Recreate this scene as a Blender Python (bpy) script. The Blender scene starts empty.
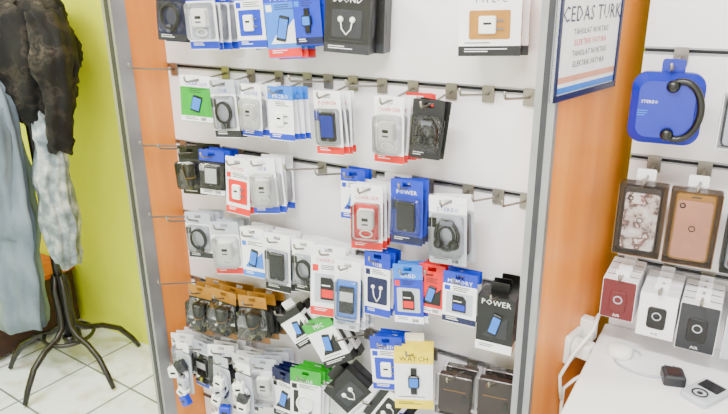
import bpy, math, random
from mathutils import Matrix, Vector, noise
random.seed(7)
sc = bpy.context.scene
col = sc.collection

# ------------------------------------------------------------------ materials
def lin(h):
    c = [int(h[i:i+2], 16)/255 for i in (0, 2, 4)]
    return tuple((x/12.92 if x <= .04045 else ((x+.055)/1.055)**2.4)**1.35 for x in c)+(1,)
MC = {}
def mat(name, hexc, rough=.45, metal=0, alpha=1, var=.08, scale=30, coat=0, bump=0):
    if name in MC: return MC[name]
    m = bpy.data.materials.new(name); m.use_nodes = True
    nt = m.node_tree; b = nt.nodes['Principled BSDF']
    c = lin(hexc)
    n = nt.nodes.new('ShaderNodeTexNoise'); n.inputs['Scale'].default_value = scale
    tc = nt.nodes.new('ShaderNodeTexCoord'); nt.links.new(tc.outputs['Object'], n.inputs['Vector'])
    r = nt.nodes.new('ShaderNodeValToRGB')
    r.color_ramp.elements[0].position = .3; r.color_ramp.elements[1].position = .7
    r.color_ramp.elements[0].color = tuple(max(0, x*(1-var)) for x in c[:3])+(1,)
    r.color_ramp.elements[1].color = tuple(min(1, x*(1+var)) for x in c[:3])+(1,)
    nt.links.new(n.outputs['Fac'], r.inputs['Fac']); nt.links.new(r.outputs['Color'], b.inputs['Base Color'])
    b.inputs['Roughness'].default_value = rough; b.inputs['Metallic'].default_value = metal
    b.inputs['Alpha'].default_value = alpha; b.inputs['Coat Weight'].default_value = coat
    if bump:
        bp = nt.nodes.new('ShaderNodeBump'); bp.inputs['Strength'].default_value = bump
        nt.links.new(n.outputs['Fac'], bp.inputs['Height']); nt.links.new(bp.outputs['Normal'], b.inputs['Normal'])
    MC[name] = m; return m
def ramp_mat(name, stops, scale, rough=.8, detail=4, stretch=(1, 1, 1), bump=0):
    m = bpy.data.materials.new(name); m.use_nodes = True
    nt = m.node_tree; b = nt.nodes['Principled BSDF']
    tc = nt.nodes.new('ShaderNodeTexCoord'); mp = nt.nodes.new('ShaderNodeMapping'); mp.inputs['Scale'].default_value = stretch
    n = nt.nodes.new('ShaderNodeTexNoise'); n.inputs['Scale'].default_value = scale; n.inputs['Detail'].default_value = detail
    nt.links.new(tc.outputs['Object'], mp.inputs['Vector']); nt.links.new(mp.outputs['Vector'], n.inputs['Vector'])
    r = nt.nodes.new('ShaderNodeValToRGB'); cr = r.color_ramp
    cr.elements[0].position = stops[0][0]; cr.elements[0].color = lin(stops[0][1])
    cr.elements[1].position = stops[-1][0]; cr.elements[1].color = lin(stops[-1][1])
    for p, h in stops[1:-1]:
        e = cr.elements.new(p); e.color = lin(h)
    nt.links.new(n.outputs['Fac'], r.inputs['Fac']); nt.links.new(r.outputs['Color'], b.inputs['Base Color'])
    b.inputs['Roughness'].default_value = rough
    if bump:
        bp = nt.nodes.new('ShaderNodeBump'); bp.inputs['Strength'].default_value = bump
        nt.links.new(n.outputs['Fac'], bp.inputs['Height']); nt.links.new(bp.outputs['Normal'], b.inputs['Normal'])
    return m
C = {
 'w': mat('card_white', 'F2F2F6', .45, var=.03), 'b': mat('card_blue', '0F48C8', .4),
 'sb': mat('card_sky', '3A8CE4', .4), 'n': mat('card_navy', '10205A', .4),
 'r': mat('card_red', 'E41A14', .4), 'k': mat('card_black', '121214', .4),
 'g': mat('card_green', '30B034', .4), 'y': mat('card_yellow', 'F4E000', .4),
 'lg': mat('card_lightgrey', 'C4C8D2', .45), 'dg': mat('card_darkgrey', '3C3E46', .45),
 'br': mat('case_brown', '4A2E22', .5, bump=.2, scale=200), 'go': mat('card_gold', 'B88C3C', .35, metal=.3),
 'pk': mat('card_rose', 'E0A890', .4), 'mr': mat('card_maroon', '7A1828', .35),
 'kr': mat('card_kraft', '8E6A3C', .6), 'o': mat('card_orange', 'E87820', .4), 'db': mat('pouch_blue', '0A34B4', .3),
}
PLW = mat('plastic_white', 'F4F4F2', .3, var=.02)
PLK = mat('plastic_black', '0A0A0C', .3)
PLG = mat('plastic_grey', '7A7E88', .35)
CHROME = mat('hook_chrome', 'A8A49C', .35, metal=.85, var=.05)
ALU = mat('aluminium', 'B0B0B4', .42, metal=.7, var=.08, scale=12)
GROOVE = mat('groove_grey', '5A5A60', .5, metal=.5)
SLAT = mat('slat_white', 'F6F4F7', .4, var=.02, scale=3)
DARK = mat('backing_dark', '3A3A3C', .8)
def clearmat():
    m = bpy.data.materials.new('blister_clear'); m.use_nodes = True; nt = m.node_tree
    out = nt.nodes['Material Output']; nt.nodes.remove(nt.nodes['Principled BSDF'])
    t = nt.nodes.new('ShaderNodeBsdfTransparent'); t.inputs[0].default_value = (.99, .99, 1, 1)
    g = nt.nodes.new('ShaderNodeBsdfGlossy'); g.inputs['Roughness'].default_value = .12
    lw = nt.nodes.new('ShaderNodeLayerWeight'); lw.inputs['Blend'].default_value = .3
    n = nt.nodes.new('ShaderNodeTexNoise'); n.inputs['Scale'].default_value = 60
    bp = nt.nodes.new('ShaderNodeBump'); bp.inputs['Strength'].default_value = .15; nt.links.new(n.outputs['Fac'], bp.inputs['Height'])
    nt.links.new(bp.outputs['Normal'], g.inputs['Normal'])
    mx = nt.nodes.new('ShaderNodeMixShader'); nt.links.new(lw.outputs['Fresnel'], mx.inputs[0])
    nt.links.new(t.outputs[0], mx.inputs[1]); nt.links.new(g.outputs[0], mx.inputs[2]); nt.links.new(mx.outputs[0], out.inputs['Surface'])
    return m
CLEAR = clearmat()

# ------------------------------------------------------------------ mesh builder
class MB:
    def __init__(s): s.v = []; s.f = []; s.fm = []; s.mats = []; s.M = Matrix.Identity(4); s.sm = []
    def mi(s, m):
        if isinstance(m, str): m = C[m]
        if m not in s.mats: s.mats.append(m)
        return s.mats.index(m)
    def add(s, vs, fs, m, smooth=False):
        o = len(s.v); s.v += [tuple(s.M @ Vector(p)) for p in vs]
        k = s.mi(m)
        for f in fs: s.f.append([i+o for i in f]); s.fm.append(k); s.sm.append(smooth)
    def box(s, x0, x1, y0, y1, z0, z1, m):
        vs = [(x, y, z) for x in (x0, x1) for y in (y0, y1) for z in (z0, z1)]
        s.add(vs, [(0, 1, 3, 2), (4, 6, 7, 5), (0, 4, 5, 1), (2, 3, 7, 6), (0, 2, 6, 4), (1, 5, 7, 3)], m)
    def prism(s, pts, y0, y1, m, bev=0, smooth=False):
        n = len(pts); cx = sum(p[0] for p in pts)/n; cz = sum(p[1] for p in pts)/n
        rings = []
        if bev:
            hw = max(abs(p[0]-cx) for p in pts); hh = max(abs(p[1]-cz) for p in pts)
            kx = 1-bev/hw; kz = 1-bev/hh
            rings.append([(cx+(x-cx)*kx, y0, cz+(z-cz)*kz) for x, z in pts])
            rings.append([(x, y0+bev*(1 if y1 > y0 else -1), z) for x, z in pts])
        else: rings.append([(x, y0, z) for x, z in pts])
        rings.append([(x, y1, z) for x, z in pts])
        vs = [p for r in rings for p in r]; fs = [list(range(n))]
        for k in range(len(rings)-1):
            for i in range(n):
                j = (i+1) % n; fs.append((k*n+i, (k+1)*n+i, (k+1)*n+j, k*n+j))
        fs.append(list(range((len(rings)-1)*n, len(rings)*n))[::-1])
        s.add(vs, fs, m, smooth)
    def rr(s, cx, cz, w, h, r, y0, y1, m, bev=0, seg=4):
        pts = []
        r = min(r, w/2-.0001, h/2-.0001)
        for qx, qz, a0 in ((1, 1, 0), (-1, 1, 90), (-1, -1, 180), (1, -1, 270)):
            for i in range(seg+1):
                a = math.radians(a0+90*i/seg)
                pts.append((cx+qx*(w/2-r)+r*math.cos(a), cz+qz*(h/2-r)+r*math.sin(a)))
        s.prism(pts, y0, y1, m, bev)
    def tube(s, P, r, m, n=8, closed=False):
        P = [Vector(p) for p in P]; vs = []; fs = []; L = len(P)
        up = Vector((0, 0, 1)); rs = r if isinstance(r, (list, tuple)) else [r]*L
        prev = None
        for i, p in enumerate(P):
            t = (P[(i+1) % L]-P[i-1]) if closed else (P[min(i+1, L-1)]-P[max(i-1, 0)])
            t.normalize()
            if prev is None:
                a = t.cross(up)
                if a.length < .1: a = t.cross(Vector((1, 0, 0)))
            else: a = prev-t*prev.dot(t)
            a.normalize(); prev = a; b = t.cross(a)
            for k in range(n):
                an = 2*math.pi*k/n; vs.append(p+(a*math.cos(an)+b*math.sin(an))*rs[i])
        for i in range(L if closed else L-1):
            for k in range(n):
                i2 = (i+1) % L; k2 = (k+1) % n; fs.append((i*n+k, i*n+k2, i2*n+k2, i2*n+k))
        if not closed: fs += [list(range(n))[::-1], list(range((L-1)*n, L*n))]
        s.add(vs, fs, m, True)
    def torus(s, c, R, r, m, axis='y', n=24, sx=1, sz=1):
        P = []
        for i in range(n):
            a = 2*math.pi*i/n
            if axis == 'y': P.append((c[0]+R*sx*math.cos(a), c[1], c[2]+R*sz*math.sin(a)))
            else: P.append((c[0]+R*sx*math.cos(a), c[1]+R*sz*math.sin(a), c[2]))
        s.tube(P, r, m, 6, True)
    def text(s, st, x, z, size, y, m, align='c'):
        V, F, W = textmesh(st)
        ox = x-(W*size/2 if align == 'c' else 0)
        s.add([(ox+a*size, y, z+b*size) for a, b in V], F, m)
    def obj(s, name, loc=(0, 0, 0), rot=(0, 0, 0), parent=None):
        me = bpy.data.meshes.new(name); me.from_pydata(s.v, [], s.f)
        for m in s.mats: me.materials.append(m)
        for p, k, q in zip(me.polygons, s.fm, s.sm): p.material_index = k; p.use_smooth = q
        me.validate(); me.update()
        o = bpy.data.objects.new(name, me); col.objects.link(o); o.location = loc; o.rotation_euler = rot
        if parent: o.parent = parent
        return o
TM = {}
def textmesh(st):
    if st in TM: return TM[st]
    cu = bpy.data.curves.new('tmp', 'FONT'); cu.body = st; cu.resolution_u = 1; cu.space_character = 1.08
    o = bpy.data.objects.new('tmp', cu); col.objects.link(o)
    bpy.context.view_layer.update()
    me = o.to_mesh(); V = [(v.co.x, v.co.y) for v in me.vertices]; F = [list(p.vertices) for p in me.polygons]
    W = max([v[0] for v in V] or [1]); o.to_mesh_clear(); bpy.data.objects.remove(o); bpy.data.curves.remove(cu)
    TM[st] = (V, F, W); return TM[st]

# ------------------------------------------------------------------ camera
yaw, pitch, roll, fpx = .5501, .3372, -.0122, 638.93
F = Vector((-math.sin(yaw)*math.cos(pitch), math.cos(yaw)*math.cos(pitch), -math.sin(pitch)))
R = Vector((math.cos(yaw), math.sin(yaw), 0)); U = R.cross(F)
R2 = R*math.cos(roll)+U*math.sin(roll); U2 = U*math.cos(roll)-R*math.sin(roll)
cd = bpy.data.cameras.new('camera'); cam = bpy.data.objects.new('camera', cd); col.objects.link(cam)
cam.matrix_world = Matrix(((R2.x, U2.x, -F.x, 1.631), (R2.y, U2.y, -F.y, -1.4582), (R2.z, U2.z, -F.z, 1.6), (0, 0, 0, 1)))
cd.sensor_width = 36; cd.lens = 36*fpx/728; cd.clip_start = .02
sc.camera = cam

# ------------------------------------------------------------------ room
XL, XR, YB, YF, H = -1.75, 3.2, .25, -3.2, 2.7
wallm = ramp_mat('lime_paint', [(.3, 'DEE63C'), (.7, 'E8F04E')], 2.5, .6)
whitem = mat('white_paint', 'EEECE8', .7, var=.02, scale=3)
def tiles():
    m = bpy.data.materials.new('floor_tile'); m.use_nodes = True; nt = m.node_tree; b = nt.nodes['Principled BSDF']
    tc = nt.nodes.new('ShaderNodeTexCoord'); mp = nt.nodes.new('ShaderNodeMapping'); mp.inputs['Rotation'].default_value = (0, 0, .06)
    mp.inputs['Location'].default_value = (.1, .05, 0)
    br = nt.nodes.new('ShaderNodeTexBrick'); br.offset = 0; br.squash = 1
    br.inputs['Scale'].default_value = 1; br.inputs['Brick Width'].default_value = .31; br.inputs['Row Height'].default_value = .31
    br.inputs['Mortar Size'].default_value = .005; br.inputs['Mortar Smooth'].default_value = .2
    br.inputs['Color1'].default_value = lin('F0F6FA'); br.inputs['Color2'].default_value = lin('E6EEF4'); br.inputs['Mortar'].default_value = lin('8A9296')
    nt.links.new(tc.outputs['Object'], mp.inputs['Vector']); nt.links.new(mp.outputs['Vector'], br.inputs['Vector'])
    nz = nt.nodes.new('ShaderNodeTexNoise'); nz.inputs['Scale'].default_value = 9; nz.inputs['Detail'].default_value = 6
    nt.links.new(tc.outputs['Object'], nz.inputs['Vector'])
    cr = nt.nodes.new('ShaderNodeValToRGB'); cr.color_ramp.elements[0].position = .5; cr.color_ramp.elements[0].color = (1, 1, 1, 1)
    cr.color_ramp.elements[1].position = .75; cr.color_ramp.elements[1].color = lin('E0D4BC')
    nt.links.new(nz.outputs['Fac'], cr.inputs['Fac'])
    mx = nt.nodes.new('ShaderNodeMix'); mx.data_type = 'RGBA'; mx.blend_type = 'MULTIPLY'; mx.inputs['Factor'].default_value = 1
    nt.links.new(br.outputs['Color'], mx.inputs['A']); nt.links.new(cr.outputs['Color'], mx.inputs['B'])
    nt.links.new(mx.outputs['Result'], b.inputs['Base Color']); b.inputs['Roughness'].default_value = .3
    return m
def shell(name, a, b, m):
    mb = MB(); mb.box(a[0], b[0], a[1], b[1], a[2], b[2], m); return mb.obj(name)
shell('floor', (XL-.1, YF-.1, -.1), (XR+.1, YB+.1, 0), tiles())
shell('ceiling', (XL-.1, YF-.1, H), (XR+.1, YB+.1, H+.1), whitem)
shell('wall_back', (XL-.1, YB, 0), (XR+.1, YB+.1, H), wallm)
shell('wall_left', (XL-.1, YF-.1, 0), (XL, YB, H), wallm)
shell('wall_right', (XR, YF-.1, 0), (XR+.1, YB, H), whitem)
shell('wall_front', (XL-.1, YF-.1, 0), (XR+.1, YF, H), whitem)

# ------------------------------------------------------------------ slatwall bays
ROW = [1.859, 1.609, 1.359, 1.109, .859, .609, .359, .109]
def slat(x0, x1, y, rows, zt, zb):
    mb = MB()
    mb.box(x0, x1, y+.018, y+.028, zb, zt, DARK)
    zs = [zt]+rows+[zb]
    g = .006
    for i in range(len(zs)-1):
        a = zs[i]-(g if i else 0); b = zs[i+1]+(g if i < len(zs)-2 else 0)
        mb.box(x0, x1, y, y+.018, b, a, SLAT)
    for z in rows:
        mb.box(x0, x1, y+.012, y+.018, z-g, z+g, GROOVE)
        mb.box(x0, x1, y-.0015, y+.002, z+g-.003, z+g+.001, ALU)
        mb.box(x0, x1, y-.003, y+.004, z-g-.002, z-g+.002, ALU)
    return mb.obj('slatwall_panel')
slat(.001, 1.262, 0, ROW, 2.1, 0)
B2 = [1.96, 1.71, 1.45, 1.20, .935, .69]
slat(1.40, 2.4, .15, B2, 2.1, 0)

orange = ramp_mat('orange_laminate', [(.3, 'DC9038'), (.55, 'E89E46'), (.75, 'F0AC58')], 5, .42, 6, (3, 3, .35))
mb = MB()
mb.box(-.03, 0, -.165, .245, 0, 2.1, orange)
mb.box(-.036, .006, -.19, -.165, 0, 2.1, ALU)
mb.box(-.036, -.031, -.165, -.14, 0, 2.1, ALU); mb.box(.001, .006, -.165, -.14, 0, 2.1, ALU)
mb.box(-.022, -.006, -.1915, -.19, 0, 2.1, GROOVE)
mb.obj('display_side_panel')
mb = MB()
n4 = [(1.264, -.17), (1.298, -.17), (1.385, .245), (1.264, .245)]
vs = [(x, y, z) for z in (0, 2.1) for x, y in n4]
mb.add(vs, [(0, 3, 2, 1), (4, 5, 6, 7), (0, 1, 5, 4), (1, 2, 6, 5), (2, 3, 7, 6), (3, 0, 4, 7)], orange)
mb.box(1.258, 1.300, -.195, -.17, 0, 2.1, ALU)
mb.box(1.258, 1.2635, -.17, -.145, 0, 2.1, ALU)
mb.box(1.273, 1.285, -.1965, -.195, 0, 2.1, GROOVE)
mb.obj('display_side_panel')

# ------------------------------------------------------------------ hooks
def hook(x, rz, y0=0, yend=-.17, dz=.0):
    mb = MB()
    mb.rr(0, -.012, .030, .040, .003, -.0065, -.0035, CHROME, .0005, 2)
    mb.box(-.013, .013, -.0038, -.0032, -.004, .004, CHROME)
    L = -yend+y0
    pts = [(0, -.006, -.012), (0, -.04, -.010+dz*.2), (0, -L*.6, dz*.62-.006), (0, -L, dz), (0, -L-.006, dz+.006), (0, -L-.008, dz+.016)]
    mb.tube(pts, .0030, CHROME, 8)
    mb.obj('display_hook', (x, y0, rz))

# ------------------------------------------------------------------ product packs
def card(mb, w, h, head, body, hh, t=.0012):
    s = .011; top = .012
    z1 = -s/2-.001
    mb.box(-w/2, -s, 0, t, z1-.001, .005, head); mb.box(s, w/2, 0, t, z1-.001, .005, head)
    mb.rr(0, (top+.005)/2, w, top-.005+.0001, .003, 0, t, head)
    hb = top-hh
    mb.box(-w/2, w/2, 0, t, hb, z1, head)
    mb.rr(0, (hb+(top-h))/2, w, hb-(top-h), .004, 0, t, body)
    return top-h
def dashes(mb, x0, x1, z, n, m, y=-.0004, dz=.005, th=.0018):
    for i in range(n):
        L = (x1-x0)*random.uniform(.5, 1)
        mb.box(x0, x0+L, y, 0, z-i*dz-th, z-i*dz, m)
def barcode(mb, x, z, y):
    for k in range(9): mb.box(x+k*.0018, x+k*.0018+random.choice([.0006, .0011]), y, 0, z, z+.009, 'k')
def art(mb, v, cz, w, h, acc, y):
    e = .0006
    v = v % 7
    if v == 0:
        mb.rr(0, cz, w, h, .004, y-e, y, acc)
        mb.rr(-.05*w, cz, w*.42, h*.62, .004, y-.008, y-e, PLW, .002); mb.rr(-.05*w, cz+h*.05, w*.2, h*.08, .001, y-.0083, y-.008, PLK)
        mb.box(w*.16, w*.34, y-.005, y-e, cz+h*.12, cz+h*.17, PLG); mb.box(w*.16, w*.34, y-.005, y-e, cz-h*.17, cz-h*.12, PLG)
    elif v == 1:
        mb.rr(0, cz, w, h, .004, y-e, y, 'lg')
        mb.prism([(-w*.26, cz-h*.38), (w*.26, cz-h*.38), (w*.26, cz+h*.2), (w*.14, cz+h*.38), (-w*.26, cz+h*.38)], y-.003, y-e, 'k')
        mb.box(-w*.22, w*.22, y-.0034, y-.003, cz-h*.3, cz-h*.02, acc)
        mb.box(-w*.22, w*.1, y-.0034, y-.003, cz+h*.1, cz+h*.14, 'w')
    elif v == 2:
        mb.prism([(-w*.5, cz-h*.5), (w*.5, cz-h*.5), (w*.5, cz+h*.35), (w*.2, cz+h*.05), (-w*.2, cz-h*.1)], y-e, y, acc)
        mb.M = mb.M @ Matrix.Translation((0, 0, cz)) @ Matrix.Rotation(.25, 4, 'Y')
        mb.rr(0, 0, w*.38, h*.85, .003, y-.004, y-e, PLK, .001); mb.rr(0, 0, w*.32, h*.65, .001, y-.0043, y-.004, 'sb')
        mb.M = mb.M @ Matrix.Rotation(-.25, 4, 'Y') @ Matrix.Translation((0, 0, -cz))
    elif v == 3:
        for k in range(3): mb.torus((0, y-.003-.002*k, cz), min(w, h)*.34-.002*(k % 2), .0021, PLK if acc in ('w', 'lg', 'r') else PLW, 'y', 20, 1, 1.1)
        mb.rr(w*.22, cz-h*.36, .010, .018, .002, y-.008, y-e, PLG, .001)
        mb.box(-w*.5, -w*.3, y-e, y, cz-h*.5, cz+h*.5, acc)
    elif v == 4:
        mb.rr(0, cz, w, h, .004, y-e, y, 'k' if acc != 'k' else 'dg')
        R = min(w, h)*.36
        P_ = [(R*math.cos(a), cz+R*math.sin(a)) for a in [k*math.pi/10 for k in range(20)]]
        mb.prism(P_, y-.004, y-e, PLG, .001); mb.torus((0, y-.005, cz), R*.7, .002, PLK)
        mb.prism([(p[0]*.35, cz+(p[1]-cz)*.35) for p in P_], y-.005, y-.004, acc)
    elif v == 5:
        mb.box(-w*.12, w*.12, y-.004, y-e, cz-h*.5, cz+h*.5, PLK)
        mb.rr(0, cz, w*.44, h*.46, .006, y-.010, y-.003, PLK, .002); mb.rr(0, cz, w*.34, h*.34, .003, y-.0104, y-.010, acc if acc != 'k' else 'sb')
    else:
        mb.rr(0, cz, w, h, .006, y-e, y, acc)
        dk = PLW if acc in ('k', 'n', 'dg') else PLK
        for s_ in (-1, 1):
            mb.tube([(s_*w*.2, y-.006, cz+h*.15), (s_*w*.2, y-.003, cz+h*.15), (s_*w*.2, y, cz+h*.15)], [w*.07, w*.1, w*.08], dk, 12)
            mb.tube([(s_*w*.2, y-.003, cz+h*.12), (s_*w*.15, y-.003, cz-h*.2), (0, y-.003, cz-h*.4)], .0016, dk, 6)
def product(mb, kind, w, zt, zb, c1):
    cz = (zt+zb)/2; h = zt-zb
    if kind == 'char':
        mb.rr(0, cz+.1*h, w*.5, h*.55, .006, -.022, -.002, PLW, .003)
        mb.rr(0, cz+.12*h, w*.2, h*.09, .001, -.0225, -.022, PLK); mb.rr(0, cz-.02*h, w*.2, h*.05, .001, -.0223, -.022, PLG)
        mb.torus((0, -.008, cz-.33*h), min(w*.2, h*.13), .0022, PLW, 'y', 18, 1.3, .8)
    elif kind == 'car':
        mb.tube([(0, -.013, cz+.42*h), (0, -.013, cz+.36*h), (0, -.013, cz), (0, -.013, cz-.15*h), (0, -.013, cz-.4*h), (0, -.013, cz-.48*h)],
                [.017, .021, .019, .014, .011, .004], PLK, 14)
        mb.torus((0, -.013, cz-.1*h), .0165, .0016, C['go'], 'z')
        mb.torus((w*.22, -.008, cz), w*.12, .002, PLK, 'y', 16, 1, 2)
    elif kind == 'cable':
        for k in range(4): mb.torus((0, -.006-.003*k, cz), min(w*.3, h*.36)-.002*(k % 2), .0021, c1, 'y', 22, 1, 1.25)
        mb.rr(-.006, cz-.42*h, .011, .02, .002, -.012, -.004, PLG, .001); mb.rr(.010, cz-.42*h, .008, .018, .002, -.012, -.004, PLK, .001)
    elif kind == 'ear':
        mb.torus((0, -.009, cz), min(w*.30, h*.38), .0045, PLK, 'y', 24, 1, 1.3)
        mb.torus((0, -.013, cz), min(w*.2, h*.25), .0035, PLK, 'y', 24, 1, 1.3)
        for sx in (-1, 1):
            mb.tube([(sx*w*.2, -.024, cz-.22*h), (sx*w*.2, -.014, cz-.22*h), (sx*w*.2, -.004, cz-.22*h)], [.009, .014, .010], PLK, 14)
            mb.torus((sx*w*.2, -.022, cz-.22*h), .008, .0012, PLG)
        mb.rr(0, cz+.34*h, w*.35, .014, .003, -.014, -.003, PLG, .002)
    elif kind == 'phone':
        mb.rr(0, cz, w*.56, h*.86, .005, -.010, -.002, PLK, .002)
        mb.rr(0, cz+.02*h, w*.46, h*.64, .001, -.0105, -.010, c1)
        mb.rr(0, cz-.38*h, w*.1, h*.06, .002, -.0105, -.010, PLG)
    elif kind == 'battery':
        mb.rr(0, cz, w*.55, h*.7, .003, -.008, -.002, PLK, .001)
        mb.rr(0, cz+.1*h, w*.5, h*.25, .001, -.0084, -.008, 'w')
def onepack(mb, w, h, head, body, band, style, txt, acc, d, av):
    if style == 'box':
        mb.rr(0, .002, w*.5, .026, .004, d-.0015, d, body)
        z1 = -.010; z0 = .012-h
        mb.box(-w/2, w/2, 0, d, z0, z1, body)
        H = z1-z0; e = -.0004
        mb.box(-w/2-.0003, w/2+.0003, e, d, z1-H*.2, z1+.0003, head)
        mb.box(-w/2-.0003, w/2+.0003, e, d, z0-.0003, z0+H*.16, band)
        art(mb, av, z0+H*.5, w*.66, H*.46, acc, e)
        if txt: mb.text(txt, 0, z1-H*.15, min(.02, w*.9/max(1, len(txt))*1.3), e-.0005, 'w' if head not in ('w', 'y') else 'k')
        dashes(mb, -w*.4, w*.3, z0+H*.12, 2, 'w' if band not in ('w', 'y') else 'k', e-.0004)
        dashes(mb, -w*.4, w*.35, z0+H*.22, 1, 'dg', e-.0003)
        mb.box(w/2+.0003, w/2+.0007, d*.25, d*.75, z0+H*.3, z0+H*.7, acc)
        return
    hh = h*.24
    z0 = card(mb, w, h, head, body, hh)
    top = .012; zb = top-hh
    mb.box(-w/2, w/2, -.0004, .0016, z0+.002, z0+h*.13, band)
    if txt: mb.text(txt, 0, zb+.004, min(.015, w*.85/max(1, len(txt))*1.3), -.0007, 'w' if head not in ('w', 'y', 'lg') else ('r' if band == 'r' else 'b'))
    dashes(mb, -w*.38, w*.1, z0+h*.11, 2, 'w' if band not in ('w', 'lg') else 'dg', -.0008)
    if band in ('w', 'lg'): barcode(mb, w*.12, z0+.006, -.0009)
    if style == 'flat':
        mb.box(-w*.45, -w*.28, -.0004, 0, zb-h*.12, zb-h*.03, acc)
        dashes(mb, -w*.2, w*.42, zb-h*.03, 3, 'dg', -.0005)
        lo = z0+h*.2; hi = zb-h*.15
        art(mb, av, (lo+hi)/2, w*.78, hi-lo, acc, -.0002)
    else:
        bt = zb-.004; bb = z0+h*.16
        if style != 'ear': mb.rr(0, (bt+bb)/2, w*.8, (bt-bb)*.96, .006, -.0006, 0, acc if style in ('battery', 'char') else ('lg' if body == 'w' else body))
        mb.box(-w*.42, -w*.3, -.0008, 0, bt-(bt-bb)*.35, bt-(bt-bb)*.1, acc)
        product(mb, style, w, bt-.004, bb+.004, C[acc])
        mb.rr(0, (bt+bb)/2, w*.86, bt-bb, .010, {'car': -.036, 'ear': -.030, 'char': -.027}.get(style, -.017), -.0008, CLEAR, .004)
NM = {'char': 'phone_charger_pack', 'car': 'car_charger_pack', 'cable': 'charging_cable_pack', 'ear': 'earphone_pack',
      'phone': 'phone_battery_pack', 'battery': 'battery_pack', 'flat': 'adapter_pack', 'box': 'accessory_box'}
def P(x, zt, zb, w, row, head, body, band, style, n=2, txt='', acc='sb', yaw=12, y=-.13, d=.025, roll=0, name=None, y0=0, hk=True, av=None):
    rz = row
    zc = zt-.012
    h = zt-zb
    mb = MB()
    step = {'char': .029, 'car': .038, 'ear': .032, 'box': d+.004}.get(style, .020)
    nmax = max(1, int((y0-.012-y-(d if style == 'box' else .006))/step)+1)
    n = min(n, nmax)
    if av is None: av = random.randrange(7)
    r_ = roll+random.uniform(-4, 4)
    for i in range(n):
        j = 0 if i == 0 else 1
        M = Matrix.Translation((random.uniform(-.006, .006)*j, step*i, -.002*i+random.uniform(-.003, .0)*j)) @ \
            Matrix.Rotation(math.radians(yaw+(random.uniform(-9, 9) if style != 'box' else 0)), 4, 'Z') @ \
            Matrix.Rotation(math.radians(r_+random.uniform(-3, 3)*j), 4, 'Y')
        mb.M = M
        onepack(mb, w, h, head, body, band, style, txt, acc, d, av)
    mb.obj(name or NM[style], (x, y, zc))
    if hk: hook(x, rz, y0, y-.035, zc-.001-rz)

r0, r1, r2, r3, r4, r5 = ROW[1:7]
# row 0
P(.19, 1.60, 1.45, .09, r0, 'k', 'n', 'dg', 'cable', 4, 'USB', 'k')
P(.30, 1.60, 1.43, .09, r0, 'b', 'w', 'b', 'char', 4, 'CHARGER', 'lg')
P(.47, 1.60, 1.44, .09, r0, 'sb', 'w', 'b', 'flat', 4, 'MICRO', 'b', av=0)
P(.575, 1.60, 1.42, .09, r0, 'b', 'sb', 'r', 'flat', 4, 'POWER', 'w', av=2)
P(.655, 1.60, 1.455, .075, r0, 'b', 'b', 'n', 'flat', 3, 'AUX', 'sb', av=5)
P(.78, 1.60, 1.44, .115, r0, 'k', 'k', 'dg', 'box', 2, 'SOUND', 'dg', d=.055, av=6)
P(.69, 1.60, 1.46, .06, r0, 'r', 'r', 'w', 'flat', 1, '', 'k', y=-.05, hk=False)
P(1.13, 1.60, 1.45, .13, r0, 'w', 'w', 'k', 'box', 2, 'TYPE-C', 'go', d=.05, yaw=16, av=0)
hook(.95, r0); hook(.04, r0)
# row 1
P(.255, 1.355, 1.22, .10, r1, 'w', 'g', 'w', 'flat', 3, 'CHARGER', 'g', av=2)
P(.355, 1.35, 1.185, .08, r1, 'lg', 'w', 'dg', 'cable', 4, 'USB', 'dg')
P(.46, 1.345, 1.20, .065, r1, 'w', 'w', 'b', 'char', 4, 'HOME', 'w')
P(.56, 1.345, 1.20, .078, r1, 'sb', 'w', 'b', 'flat', 4, 'MICRO', 'w', av=0)
P(.71, 1.345, 1.18, .08, r1, 'w', 'w', 'r', 'phone', 4, 'POWER', 'b')
P(.89, 1.345, 1.18, .08, r1, 'w', 'w', 'r', 'char', 4, 'CHARGER', 'w')
P(.995, 1.345, 1.205, .075, r1, 'k', 'k', 'k', 'ear', 2, '', 'dg')
P(.93, 1.345, 1.20, .07, r1, 'r', 'w', 'r', 'flat', 2, '', 'r', y=-.05, hk=False)
for x in (.035, .63, .80, 1.09, 1.19): hook(x, r1, dz=.01)
# row 2
P(.20, 1.14, .99, .09, r2, 'k', 'dg', 'k', 'car', 3, '', 'dg')
P(.29, 1.14, 1.00, .08, r2, 'b', 'k', 'w', 'phone', 4, '', 'w')
P(.39, 1.13, .955, .085, r2, 'w', 'w', 'r', 'flat', 4, 'HOME', 'r', av=0)
P(.48, 1.14, .975, .078, r2, 'w', 'w', 'b', 'char', 4, 'USB', 'w')
P(.765, 1.14, 1.00, .068, r2, 'b', 'w', 'b', 'flat', 3, '', 'b', y=-.10, av=2)
P(.825, 1.115, .935, .085, r2, 'w', 'w', 'r', 'char', 4, 'CHARGER', 'r')
P(.87, 1.13, .97, .07, r2, 'w', 'lg', 'b', 'flat', 2, '', 'b', y=-.05, hk=False)
P(.94, 1.145, .975, .085, r2, 'b', 'b', 'n', 'phone', 3, 'POWER', 'dg')
P(1.05, 1.12, .945, .095, r2, 'w', 'lg', 'lg', 'ear', 2, 'STEREO', 'k')
for x in (.04, .12, .60, .70, 1.13, 1.20): hook(x, r2, dz=.025)
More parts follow.
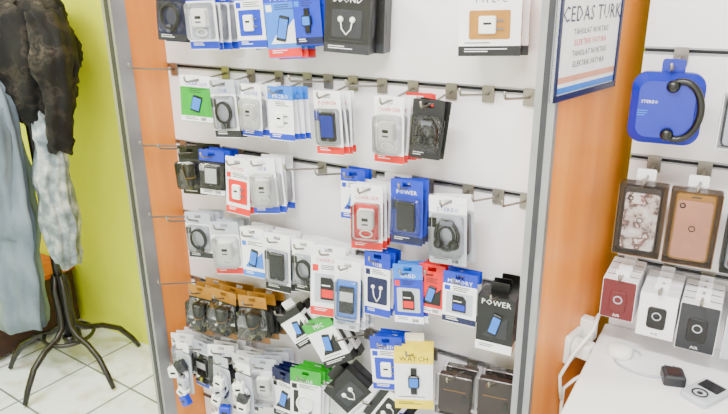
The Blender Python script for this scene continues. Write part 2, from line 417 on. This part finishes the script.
# row 3
P(.205, .93, .775, .088, r3, 'lg', 'w', 'dg', 'cable', 4, '', 'dg')
P(.315, .92, .745, .09, r3, 'lg', 'w', 'r', 'char', 3, '', 'w')
P(.425, .92, .76, .085, r3, 'w', 'w', 'sb', 'flat', 4, 'MICRO', 'sb', av=2)
P(.52, .92, .735, .085, r3, 'w', 'w', 'k', 'phone', 4, '', 'dg')
P(.615, .92, .76, .08, r3, 'w', 'w', 'k', 'cable', 4, '', 'dg')
P(.70, .92, .70, .10, r3, 'w', 'w', 'r', 'flat', 4, 'CHARGER', 'r', av=1)
P(.775, .90, .69, .075, r3, 'w', 'w', 'lg', 'battery', 4, '', 'sb', y=-.15)
P(.85, .93, .74, .075, r3, 'b', 'w', 'b', 'flat', 4, 'USB', 'n', y=-.12, av=6)
P(.945, .92, .75, .078, r3, 'sb', 'b', 'w', 'flat', 3, 'CARD', 'r', av=1)
P(1.005, .925, .785, .07, r3, 'r', 'r', 'w', 'flat', 3, '', 'k', y=-.11, av=2)
P(1.09, .93, .79, .088, r3, 'b', 'w', 'n', 'flat', 3, 'MEMORY', 'b', av=1)
P(1.185, .91, .74, .09, r3, 'k', 'k', 'w', 'box', 3, 'POWER', 'dg', d=.032, yaw=5, av=2)
hook(.04, r3, dz=.04)
hook(.12, r3, dz=.04)
# row 4
P(.18, .67, .49, .09, r4, 'go', 'k', 'kr', 'car', 3, '', 'k')
P(.285, .68, .51, .10, r4, 'go', 'k', 'kr', 'car', 3, '', 'go')
P(.405, .69, .53, .10, r4, 'go', 'k', 'kr', 'car', 3, '', 'k')
P(.53, .69, .55, .085, r4, 'k', 'w', 'k', 'box', 2, '', 'k', d=.035, roll=-38, name='bluetooth_headset_box', av=2)
P(.64, .69, .52, .10, r4, 'g', 'w', 'k', 'box', 2, 'MIC', 'k', d=.035, roll=-26, name='bluetooth_headset_box', av=2)
P(.88, .69, .52, .09, r4, 'b', 'w', 'b', 'flat', 4, 'SPEED', 'b', av=0)
P(.965, .69, .49, .105, r4, 'y', 'w', 'y', 'box', 2, 'WATCH', 'k', d=.06, yaw=24, name='smartwatch_box', av=5)
hook(.04, r4, dz=.05); hook(.75, r4, dz=.05)
def wallet(x, zt, zb, w):
    mb = MB(); h = zt-zb
    for i in range(2):
        mb.M = Matrix.Translation((0, .045*i, 0)) @ Matrix.Rotation(math.radians(10), 4, 'Z')
        mb.rr(0, .002, w*.4, .024, .004, .030, .0315, CLEAR)
        mb.rr(0, -.01-(h-.022)/2, w*.86, (h-.03), .008, .006, .026, 'br', .003)
        mb.box(-w*.3, w*.3, .0045, .006, -.022-h*.25, -.022-h*.25+.002, 'go')
        mb.rr(w*.28, -.02-h*.4, w*.12, h*.14, .004, .003, .006, 'k', .001)
        mb.torus((-w*.18, .005, -.03), .005, .001, C['go'])
        mb.rr(0, -.01-(h-.022)/2, w, h-.022, .003, 0, .034, CLEAR, .001)
    mb.obj('wallet_phone_case', (x, -.13, zt-.012))
    hook(x, r4, 0, -.17, zt-.013-r4)
wallet(1.085, .655, .51, .10); wallet(1.195, .68, .52, .10)
# row 5
P(.07, .46, .30, .085, r5, 'w', 'w', 'dg', 'char', 4, '', 'lg', yaw=20)
P(.155, .455, .27, .085, r5, 'lg', 'w', 'b', 'battery', 4, '', 'dg', yaw=2)
P(.25, .47, .29, .09, r5, 'w', 'dg', 'w', 'char', 4, 'USB', 'dg', yaw=18)
P(.34, .46, .26, .09, r5, 'w', 'w', 'n', 'phone', 4, 'CAR', 'dg', yaw=6)
P(.43, .475, .29, .09, r5, 'lg', 'w', 'lg', 'char', 4, '', 'w', yaw=22)
P(.51, .46, .28, .085, r5, 'n', 'w', 'k', 'flat', 4, '', 'k', yaw=8, av=2)
P(.60, .49, .29, .10, r5, 'g', 'w', 'g', 'flat', 4, 'CABLE', 'k', av=3)
P(.70, .51, .37, .12, r5, 'k', 'k', 'w', 'box', 2, '', 'dg', d=.03, roll=-50, name='headphone_box', av=6)
P(.83, .49, .36, .12, r5, 'k', 'w', 'k', 'box', 2, '', 'k', d=.03, roll=-60, name='headphone_box', av=6)
P(.95, .45, .30, .08, r5, 'b', 'w', 'b', 'flat', 2, '', 'b')
P(1.1, .45, .30, .08, r5, 'r', 'w', 'r', 'flat', 2, '', 'b')
# bunches of loose bagged adapters hanging in front
def cablebag(x, y, zt, zb, w, seed, cols):
    rnd = random.Random(seed); mb = MB(); h = zt-zb
    mb.rr(0, 0, w*.7, .035, .004, 0, .001, C[cols[0]])
    mb.tube([(0, .002, .012), (0, .002, -.03)], .0015, C['lg'])
    mb.rr(0, -.02-h*.42, w*.8, h*.8, .01, -.002, .002, 'lg', .001)
    for k in range(2):
        c = cols[k % len(cols)]; R = rnd.uniform(.22, .32)*w
        cx = rnd.uniform(-.12, .12)*w; cz = -.03-R*1.3-rnd.uniform(0, .3)*h; cy = -.02+.006*k
        mb.tube([(cx+R*(1-.06*i/49)*math.cos(i*.28), cy+.0002*i, cz+R*(1-.06*i/49)*1.35*math.sin(i*.28)) for i in range(50)], .0026, C[c], 6)
    for k in range(5):
        cx = rnd.uniform(-.32, .32)*w; cz = -.045-(k+.5)/5*h*.8
        mb.M = Matrix.Translation((cx, -.022-.002*k, cz)) @ Matrix.Rotation(rnd.uniform(-.1, .5), 4, 'Z') @ Matrix.Rotation(rnd.uniform(-.6, .6), 4, 'Y')
        mb.rr(0, 0, .036, .040, .005, -.012, .010, [PLW, C['dg'], PLW, C['lg'], PLW, C['b']][(k+seed) % 6], .003)
        mb.rr(0, 0, .018, .008, .001, -.0125, -.012, PLK)
        for s in (-1, 1): mb.tube([(s*.009, 0, .019), (s*.009, 0, .034)], .002, CHROME)
        mb.M = Matrix.Identity(4)
    mb.obj('adapter_bag', (x, y, zt))
    hook(x, r5, 0, y-.02, zt-r5)
cablebag(.115, -.175, .445, .25, .085, 1, ['w', 'dg'])
cablebag(.295, -.18, .45, .24, .09, 2, ['lg', 'n'])
cablebag(.39, -.18, .455, .26, .085, 6, ['w', 'dg'])

# ------------------------------------------------------------------ bay 2 goods
mb = MB()
mb.M = Matrix.Rotation(math.radians(5), 4, 'Z')
mb.rr(0, .003, .045, .030, .006, .0, .003, 'db')
mb.rr(-.004, -.083, .140, .150, .030, -.040, .003, 'db', .016, 8)
mb.rr(-.004, -.083, .1405, .1505, .030, -.0225, -.0190, 'k', 0, 8)
mb.tube([(.022+.040*math.cos(a), -.043-.004*math.cos(a), -.082+.060*math.sin(a)) for a in [math.radians(t) for t in range(-115, 116, 10)]], .0075, PLK, 10)
for sg in (-1, 1):
    c_ = (.022-.017, -.082+sg*.050)
    mb.tube([(c_[0], -.058, c_[1]), (c_[0], -.052, c_[1]), (c_[0], -.038, c_[1])], [.008, .013, .012], PLK, 16)
mb.text('STEREO', -.036, -.070, .009, -.0405, 'w'); dashes(mb, -.058, -.03, -.085, 3, 'sb', -.0405)
mb.obj('headphone_case', (1.478, .04, 1.425)); hook(1.478, 1.45, .15, .0, -.027)
def phonebox(x, zt, zb, w, frame, back, tray='k', name='phone_case_box'):
    mb = MB(); h = zt-zb
    mb.M = Matrix.Rotation(math.radians(4), 4, 'Z')
    mb.rr(0, .004, w*.4, .026, .004, .044, .0455, 'w')
    cz = -.01-(h-.02)/2; hh = h-.02
    mb.rr(0, cz, w*.98, hh*.98, .004, .036, .045, tray)
    mb.rr(0, cz, w*.80, hh*.92, .010, .010, .034, frame, .003)
    mb.rr(0, cz-.004, w*.70, hh*.80, .008, .0075, .0105, back, .001)
    mb.rr(0, cz+hh*.42, w*.2, .003, .001, .0095, .0102, PLK)
    mb.torus((-w*.24, .0065, cz+hh*.3), .005, .0015, PLK)
    mb.torus((0, .006, cz), .006, .001, C['dg'])
    for sx in (-1, 1): mb.box(sx*w*.49-.001, sx*w*.49+.001, 0, .045, cz-hh*.48, cz+hh*.48, tray)
    mb.box(-w*.49, w*.49, .0, .045, cz-hh*.5, cz-hh*.49, tray)
    mb.rr(0, cz, w, hh, .005, 0, .046, CLEAR, .001)
    return mb, (x, .02, zt-.012), name
marble = ramp_mat('case_picture', [(.36, 'FFFAFA'), (.5, 'E8D0CC'), (.57, '4A2E2C'), (.60, 'C08078'), (.64, 'FFF6F4')], 38, .3)
for x, fr, bk, tr in ((1.455, 'br', marble, 'kr'), (1.562, 'go', C['pk'], 'kr')):
    mb, loc, nm = phonebox(x, 1.19, 1.0, .102, fr, bk, tr); mb.obj(nm, loc); hook(x, 1.20, .15, .0, -.025)
mb, loc, nm = phonebox(1.672, 1.18, 1.0, .09, 'lg', C['mr']); mb.obj(nm, loc); hook(1.672, 1.20, .15, .0, -.035)
mb, loc, nm = phonebox(1.615, 1.40, 1.27, .07, 'dg', C['lg'], 'w'); mb.obj(nm, loc); hook(1.615, 1.45, .15, .0, -.065)
def smallbox(x, zt, zb, w, face, n, pic):
    mb = MB(); h = zt-zb
    for i in range(n):
        mb.M = Matrix.Translation((0, .034*i, .001*i))
        mb.box(-w/2, w/2, 0, .030, -h+.012, -.008, 'w')
        mb.rr(0, -.0+(-h+.004)/2, w*.97, h-.022, .003, -.0006, 0, face)
        mb.rr(0, -.008, .03, .03, .003, .028, .0295, 'w')
        mb.rr(0, -h*.52, w*.5, h*.42, .008, -.003, -.0006, pic, .001)
        mb.torus((0, -.003, -h*.48), .009, .0015, C['lg'])
        mb.text('AIR', 0, -h+.018, .010, -.001, 'w' if face != 'w' else 'dg')
    mb.obj('earbud_box', (x, 0, zt-.008)); hook(x, .935, .15, -.015, zt-.009-.935)
smallbox(1.435, .955, .835, .075, 'mr', 4, 'mr')
smallbox(1.522, .94, .81, .08, 'w', 4, 'k')
smallbox(1.607, .935, .80, .08, 'dg', 4, 'k')
smallbox(1.70, .935, .80, .08, 'lg', 4, 'w')

# ------------------------------------------------------------------ sign on divider face
d = Vector((1.385-1.298, .245+.17, 0)).normalized(); nrm = Vector((d.y, -d.x, 0))
ang = math.atan2(d.y, d.x)
mb = MB()
W = .285; Z0 = 0; Z1 = .42
mb.box(0, W, 0, .006, Z0, Z1, 'w')
for a in ((0, W, Z0, Z0+.012), (0, W, Z1-.012, Z1), (0, .008, Z0, Z1), (W-.008, W, Z0, Z1)):
    mb.box(a[0], a[1], -.004, .007, a[2], a[3], 'n')
mb.box(.010, W-.010, -.0006, 0, Z0+.034, Z0+.046, 'pk')
mb.box(.010, W-.010, -.0006, 0, Z0+.014, Z0+.026, 'sb')
mb.text('CEDAS', .080, .150, .042, -.001, 'n'); mb.text('TURK', .220, .150, .042, -.001, 'n')
for k in range(4):
    mb.text('ELEKTRIK FATURA' if k % 2 else 'TAHSILAT NOKTASI', W/2, .125-k*.021, .0165, -.001, 'r' if k == 1 else 'dg')
mb.text('FATURA', W/2, .24, .055, -.001, 'r'); mb.text('ODEME', W/2, .32, .055, -.001, 'b')
p0 = Vector((1.298, -.17, 0))+d*(-.04)+nrm*.0085
mb.obj('framed_sign', (p0.x, p0.y, 1.375), (0, 0, ang))

# socket and cable on divider
mb = MB()
mb.rr(0, 0, .08, .08, .01, -.012, 0, PLW, .003)
mb.rr(0, 0, .05, .05, .024, -.018, -.012, PLW, .002, 8)
mb.rr(0, .0, .040, .04, .006, -.055, -.018, PLW, .004)
mb.rr(.055, .03, .03, .06, .006, -.035, 0, PLW, .003)
mb.tube([(.055, -.03, .06), (.04, -.045, .085), (.0, -.05, .06), (-.05, -.03, .01), (-.075, -.012, -.05), (-.06, -.010, -.10), (-.05, -.010, -.13)], .0045, PLW)
mb.tube([(0, -.05, -.018), (-.01, -.055, -.05), (-.03, -.03, -.075), (-.045, -.012, -.10), (-.04, -.008, -.16), (-.02, -.006, -.28), (-.02, -.006, -.6)], .0045, PLW)
p1 = Vector((1.298, -.17, 0))+d*(.19)+nrm*.001
mb.obj('wall_socket', (p1.x, p1.y, .73), (0, 0, ang))

# ------------------------------------------------------------------ white desk
mb = MB()
DT = mat('desk_white', 'F2F2F4', .3, var=.02, scale=4)
def hbox(mb, x0, x1, y0, y1, z0, z1, m, b=.004):
    mb.M = Matrix.Identity(4)
    mb.box(x0, x1, y0, y1, z0, z1-b, m)
    mb.add([(x0, y0, z1-b), (x1, y0, z1-b), (x1, y1, z1-b), (x0, y1, z1-b), (x0+b, y0+b, z1), (x1-b, y0+b, z1), (x1-b, y1-b, z1), (x0+b, y1-b, z1)],
           [(0, 1, 5, 4), (1, 2, 6, 5), (2, 3, 7, 6), (3, 0, 4, 7), (4, 5, 6, 7)], m)
hbox(mb, 1.392, 2.35, -.55, .145, .715, .745, DT)
mb.box(1.40, 1.42, -.53, .14, 0, .715, DT); mb.box(2.32, 2.34, -.53, .14, 0, .715, DT)
mb.box(1.42, 2.32, .10, .12, .25, .715, DT)
mb.box(1.90, 2.32, -.50, .10, .12, .71, DT)
for k in range(3):
    mb.box(1.91, 2.31, -.512, -.50, .14+k*.19, .32+k*.19, DT); mb.tube([(2.05, -.52, .24+k*.19), (2.17, -.52, .24+k*.19)], .005, CHROME)
mb.obj('white_desk')
mb = MB()
mb.tube([(0, 0, 0), (0, 0, .004), (0, 0, .02), (0, 0, .024)], [.026, .028, .028, .024], PLW, 24)
pts = [(.04*math.cos(a)*1.2+.01*a, .04*math.sin(a)-.01*a, .003) for a in [i*.35 for i in range(22)]]
mb.tube(pts, .0025, C['lg'], 6)
mb.obj('phone_adapter', (1.455, .0, .7455), (0, 0, .4))
mb = MB()
mb.M = Matrix.Rotation(math.radians(-90), 4, 'X')
mb.rr(0, 0, .046, .050, .006, -.024, 0, 'dg', .004); mb.rr(0, 0, .028, .030, .004, -.0246, -.024, 'br')
mb.M = Matrix.Identity(4)
for s in (-1, 1): mb.tube([(s*.009, .025, .012), (s*.009, .042, .012)], .0022, CHROME)
mb.obj('charger_plug', (1.578, -.05, .7455), (0, 0, .3))
mb = MB()
mb.M = Matrix.Rotation(math.radians(-90), 4, 'X')
mb.rr(0, 0, .062, .095, .010, -.014, 0, 'lg', .003, 6)
mb.rr(0, .022, .046, .036, .002, -.0146, -.014, PLK); mb.torus((0, -.0145, -.020), .015, .0022, C['dg'])
mb.rr(0, -.020, .012, .012, .0059, -.0148, -.014, 'dg')
mb.obj('music_player', (1.645, -.075, .7455), (0, 0, -.5))
mb = MB(); mb.torus((0, 0, .006), .020, .005, C['go'], 'z'); mb.tube([(0, .02, .006), (.0, .032, .006)], .006, C['go']); mb.obj('phone_ring_holder', (1.72, -.10, .7455))

# ------------------------------------------------------------------ coat rack and garments
BW = mat('bentwood_dark', '1E1816', .4)
mb = MB()
mb.tube([(0, 0, .16), (0, 0, .9), (0, 0, 1.75), (0, 0, 1.80)], [.018, .016, .016, .022], BW, 12)
mb.tube([(0, 0, .17), (0, 0, .13)], [.028, .024], BW, 12)
for k in range(5):
    a = math.radians(72*k-4); c, s_ = math.cos(a), math.sin(a)
    prof = [(.018, .46), (.030, .40), (.024, .30), (.028, .22), (.07, .185), (.14, .17), (.21, .13), (.26, .06), (.285, .011)]
    mb.tube([(c*r, s_*r, z) for r, z in prof], [.010, .012, .012, .013, .013, .013, .013, .012, .010], BW, 8)
mb.torus((0, 0, .175), .10, .009, BW, 'z', 32)
for k in range(6):
    a = math.radians(20+60*k); c, s_ = math.cos(a), math.sin(a)
    prof = [(.018, 1.62), (.05, 1.60), (.09, 1.63), (.12, 1.70), (.115, 1.76), (.095, 1.765)]
    mb.tube([(c*r, s_*r, z) for r, z in prof], .009, BW, 8)
mb.obj('coat_rack', (-.745, -.05, 0))

def loft(mb, rings, m, N=64, folds=7, amp=.12, seed=0, rough=.0, sub=5):
    rr_ = []
    for i in range(len(rings)-1):
        for k in range(sub):
            t = k/sub; t2 = t*t*(3-2*t)
            rr_.append([a+(b-a)*t2 if j != 2 else a+(b-a)*t for j, (a, b) in enumerate(zip(rings[i], rings[i+1]))])
    rr_.append(list(rings[-1])); vs = []
    for i, (x, y, z, rx, ry) in enumerate(rr_):
        u = i/(len(rr_)-1)
        for k in range(N):
            a = 2*math.pi*k/N
            f = 1+amp*(.35+.65*u)*math.sin(folds*a+seed+1.3*math.sin(u*3+seed))+amp*.5*math.sin((folds*2+1)*a-seed*2+u*2)
            p = Vector((x+rx*f*math.cos(a), y+ry*f*math.sin(a), z+.012*math.sin(3*a+seed)*u))
            nv = noise.noise_vector(p*9+Vector((seed, 0, 0)))*.018+noise.noise_vector(p*45)*rough
            vs.append(p+nv)
    fs = []
    L = len(rr_)
    for i in range(L-1):
        for k in range(N): fs.append((i*N+k, (i+1)*N+k, (i+1)*N+(k+1) % N, i*N+(k+1) % N))
    fs.append(list(range(N))); fs.append(list(range((L-1)*N, L*N))[::-1])
    mb.add(vs, fs, m, True)
camo = ramp_mat('coat_dark_pattern', [(.40, '080707'), (.52, '161210'), (.60, '464038'), (.64, '100E0C'), (.74, '6A6054')], 14, .95, 8, bump=.6)
lining = ramp_mat('coat_lining', [(.3, '5A3430'), (.7, '94665C')], 14, .8)
denim = ramp_mat('denim_greyblue', [(.3, '74838F'), (.7, '98A6B2')], 12, .9, 6, (1, 1, .4), bump=.3)
plaid = ramp_mat('shirt_grey', [(.3, '6A767E'), (.5, '98A4A8'), (.7, 'D2D8D6')], 20, .85, 5, bump=.3)
mb = MB()
loft(mb, [(-.82, .0, 1.68, .05, .05), (-.82, 0, 1.62, .20, .12), (-.80, -.01, 1.50, .26, .15), (-.78, -.01, 1.36, .28, .15), (-.80, 0, 1.24, .25, .14), (-.82, .01, 1.13, .20, .12)], camo, 80, 6, .10, 1, .02)
loft(mb, [(-.57, -.03, 1.52, .06, .06), (-.54, -.04, 1.40, .07, .07), (-.545, -.04, 1.25, .065, .06), (-.58, -.04, 1.08, .055, .05), (-.59, -.04, 1.01, .05, .045)], camo, 40, 4, .12, 2, .014)
loft(mb, [(-.76, -.16, 1.56, .03, .03), (-.77, -.21, 1.52, .08, .045), (-.79, -.22, 1.44, .08, .04), (-.81, -.21, 1.37, .04, .03)], lining, 32, 4, .12, 2, .010)
mb.obj('dark_jacket')
mb = MB()
loft(mb, [(-.84, -.16, 1.36, .08, .05), (-.84, -.17, 1.28, .15, .08), (-.86, -.16, 1.1, .17, .09), (-.89, -.15, .8, .18, .10), (-.93, -.14, .5, .17, .09), (-.96, -.13, .22, .15, .08)], denim, 72, 5, .12, 3, .003)
loft(mb, [(-.72, -.20, 1.20, .05, .05), (-.72, -.20, 1.08, .05, .05), (-.76, -.19, .85, .045, .045), (-.80, -.18, .66, .04, .04)], denim, 36, 3, .12, 5, .003)
mb.obj('denim_jacket')
mb = MB()
loft(mb, [(-.68, -.05, 1.16, .03, .03), (-.64, -.05, 1.05, .055, .05), (-.655, -.05, .88, .068, .06), (-.66, -.05, .70, .075, .065), (-.66, -.05, .58, .06, .05), (-.65, -.05, .53, .04, .04)], plaid, 56, 5, .18, 7, .006)
mb.obj('grey_shirt')

WD = ramp_mat('dark_wood', [(.3, '3A1C14'), (.7, '54281C')], 6, .5, 6, (1, 1, 6))
WO = ramp_mat('orange_wood', [(.3, 'B8602C'), (.7, 'CC7438')], 6, .5, 6, (4, 4, .5))
mb = MB()
mb.box(-1.7, -1.075, -.24, .22, .03, .30, WD); mb.box(-1.72, -1.07, -.255, .235, .30, .32, WO)
mb.box(-1.69, -1.085, -.258, -.24, .05, .29, WO); mb.tube([(-1.20, -.27, .15), (-1.20, -.27, .25)], .006, CHROME)
for xx in (-1.68, -1.12):
    for yy in (-.22, .18): mb.box(xx, xx+.03, yy, yy+.03, 0, .03, WD)
mb.obj('wooden_cabinet')

# ------------------------------------------------------------------ lights
def area(name, loc, size, energy, colr=(1, 1, 1), rot=(0, 0, 0)):
    l = bpy.data.lights.new(name, 'AREA'); l.shape = 'RECTANGLE'; l.size, l.size_y = size; l.energy = energy; l.color = colr
    o = bpy.data.objects.new(name, l); col.objects.link(o); o.location = loc; o.rotation_euler = rot; return o
area('ceiling_light', (1.3, -1.5, 2.66), (1.3, .25), 122, (1, .975, .955))
area('ceiling_light', (-.7, -.9, 2.66), (.9, .3), 74, (1, .98, .90))
area('front_fill_light', (1.6, -3.15, 1.5), (2.6, 1.8), 36, (.97, .97, 1), (math.radians(90), 0, 0))  # added fill lamp before the closed front wall; no window is modelled
w = bpy.data.worlds.new('world'); sc.world = w; w.use_nodes = True
w.node_tree.nodes['Background'].inputs[0].default_value = (.9, .95, 1, 1); w.node_tree.nodes['Background'].inputs[1].default_value = .3
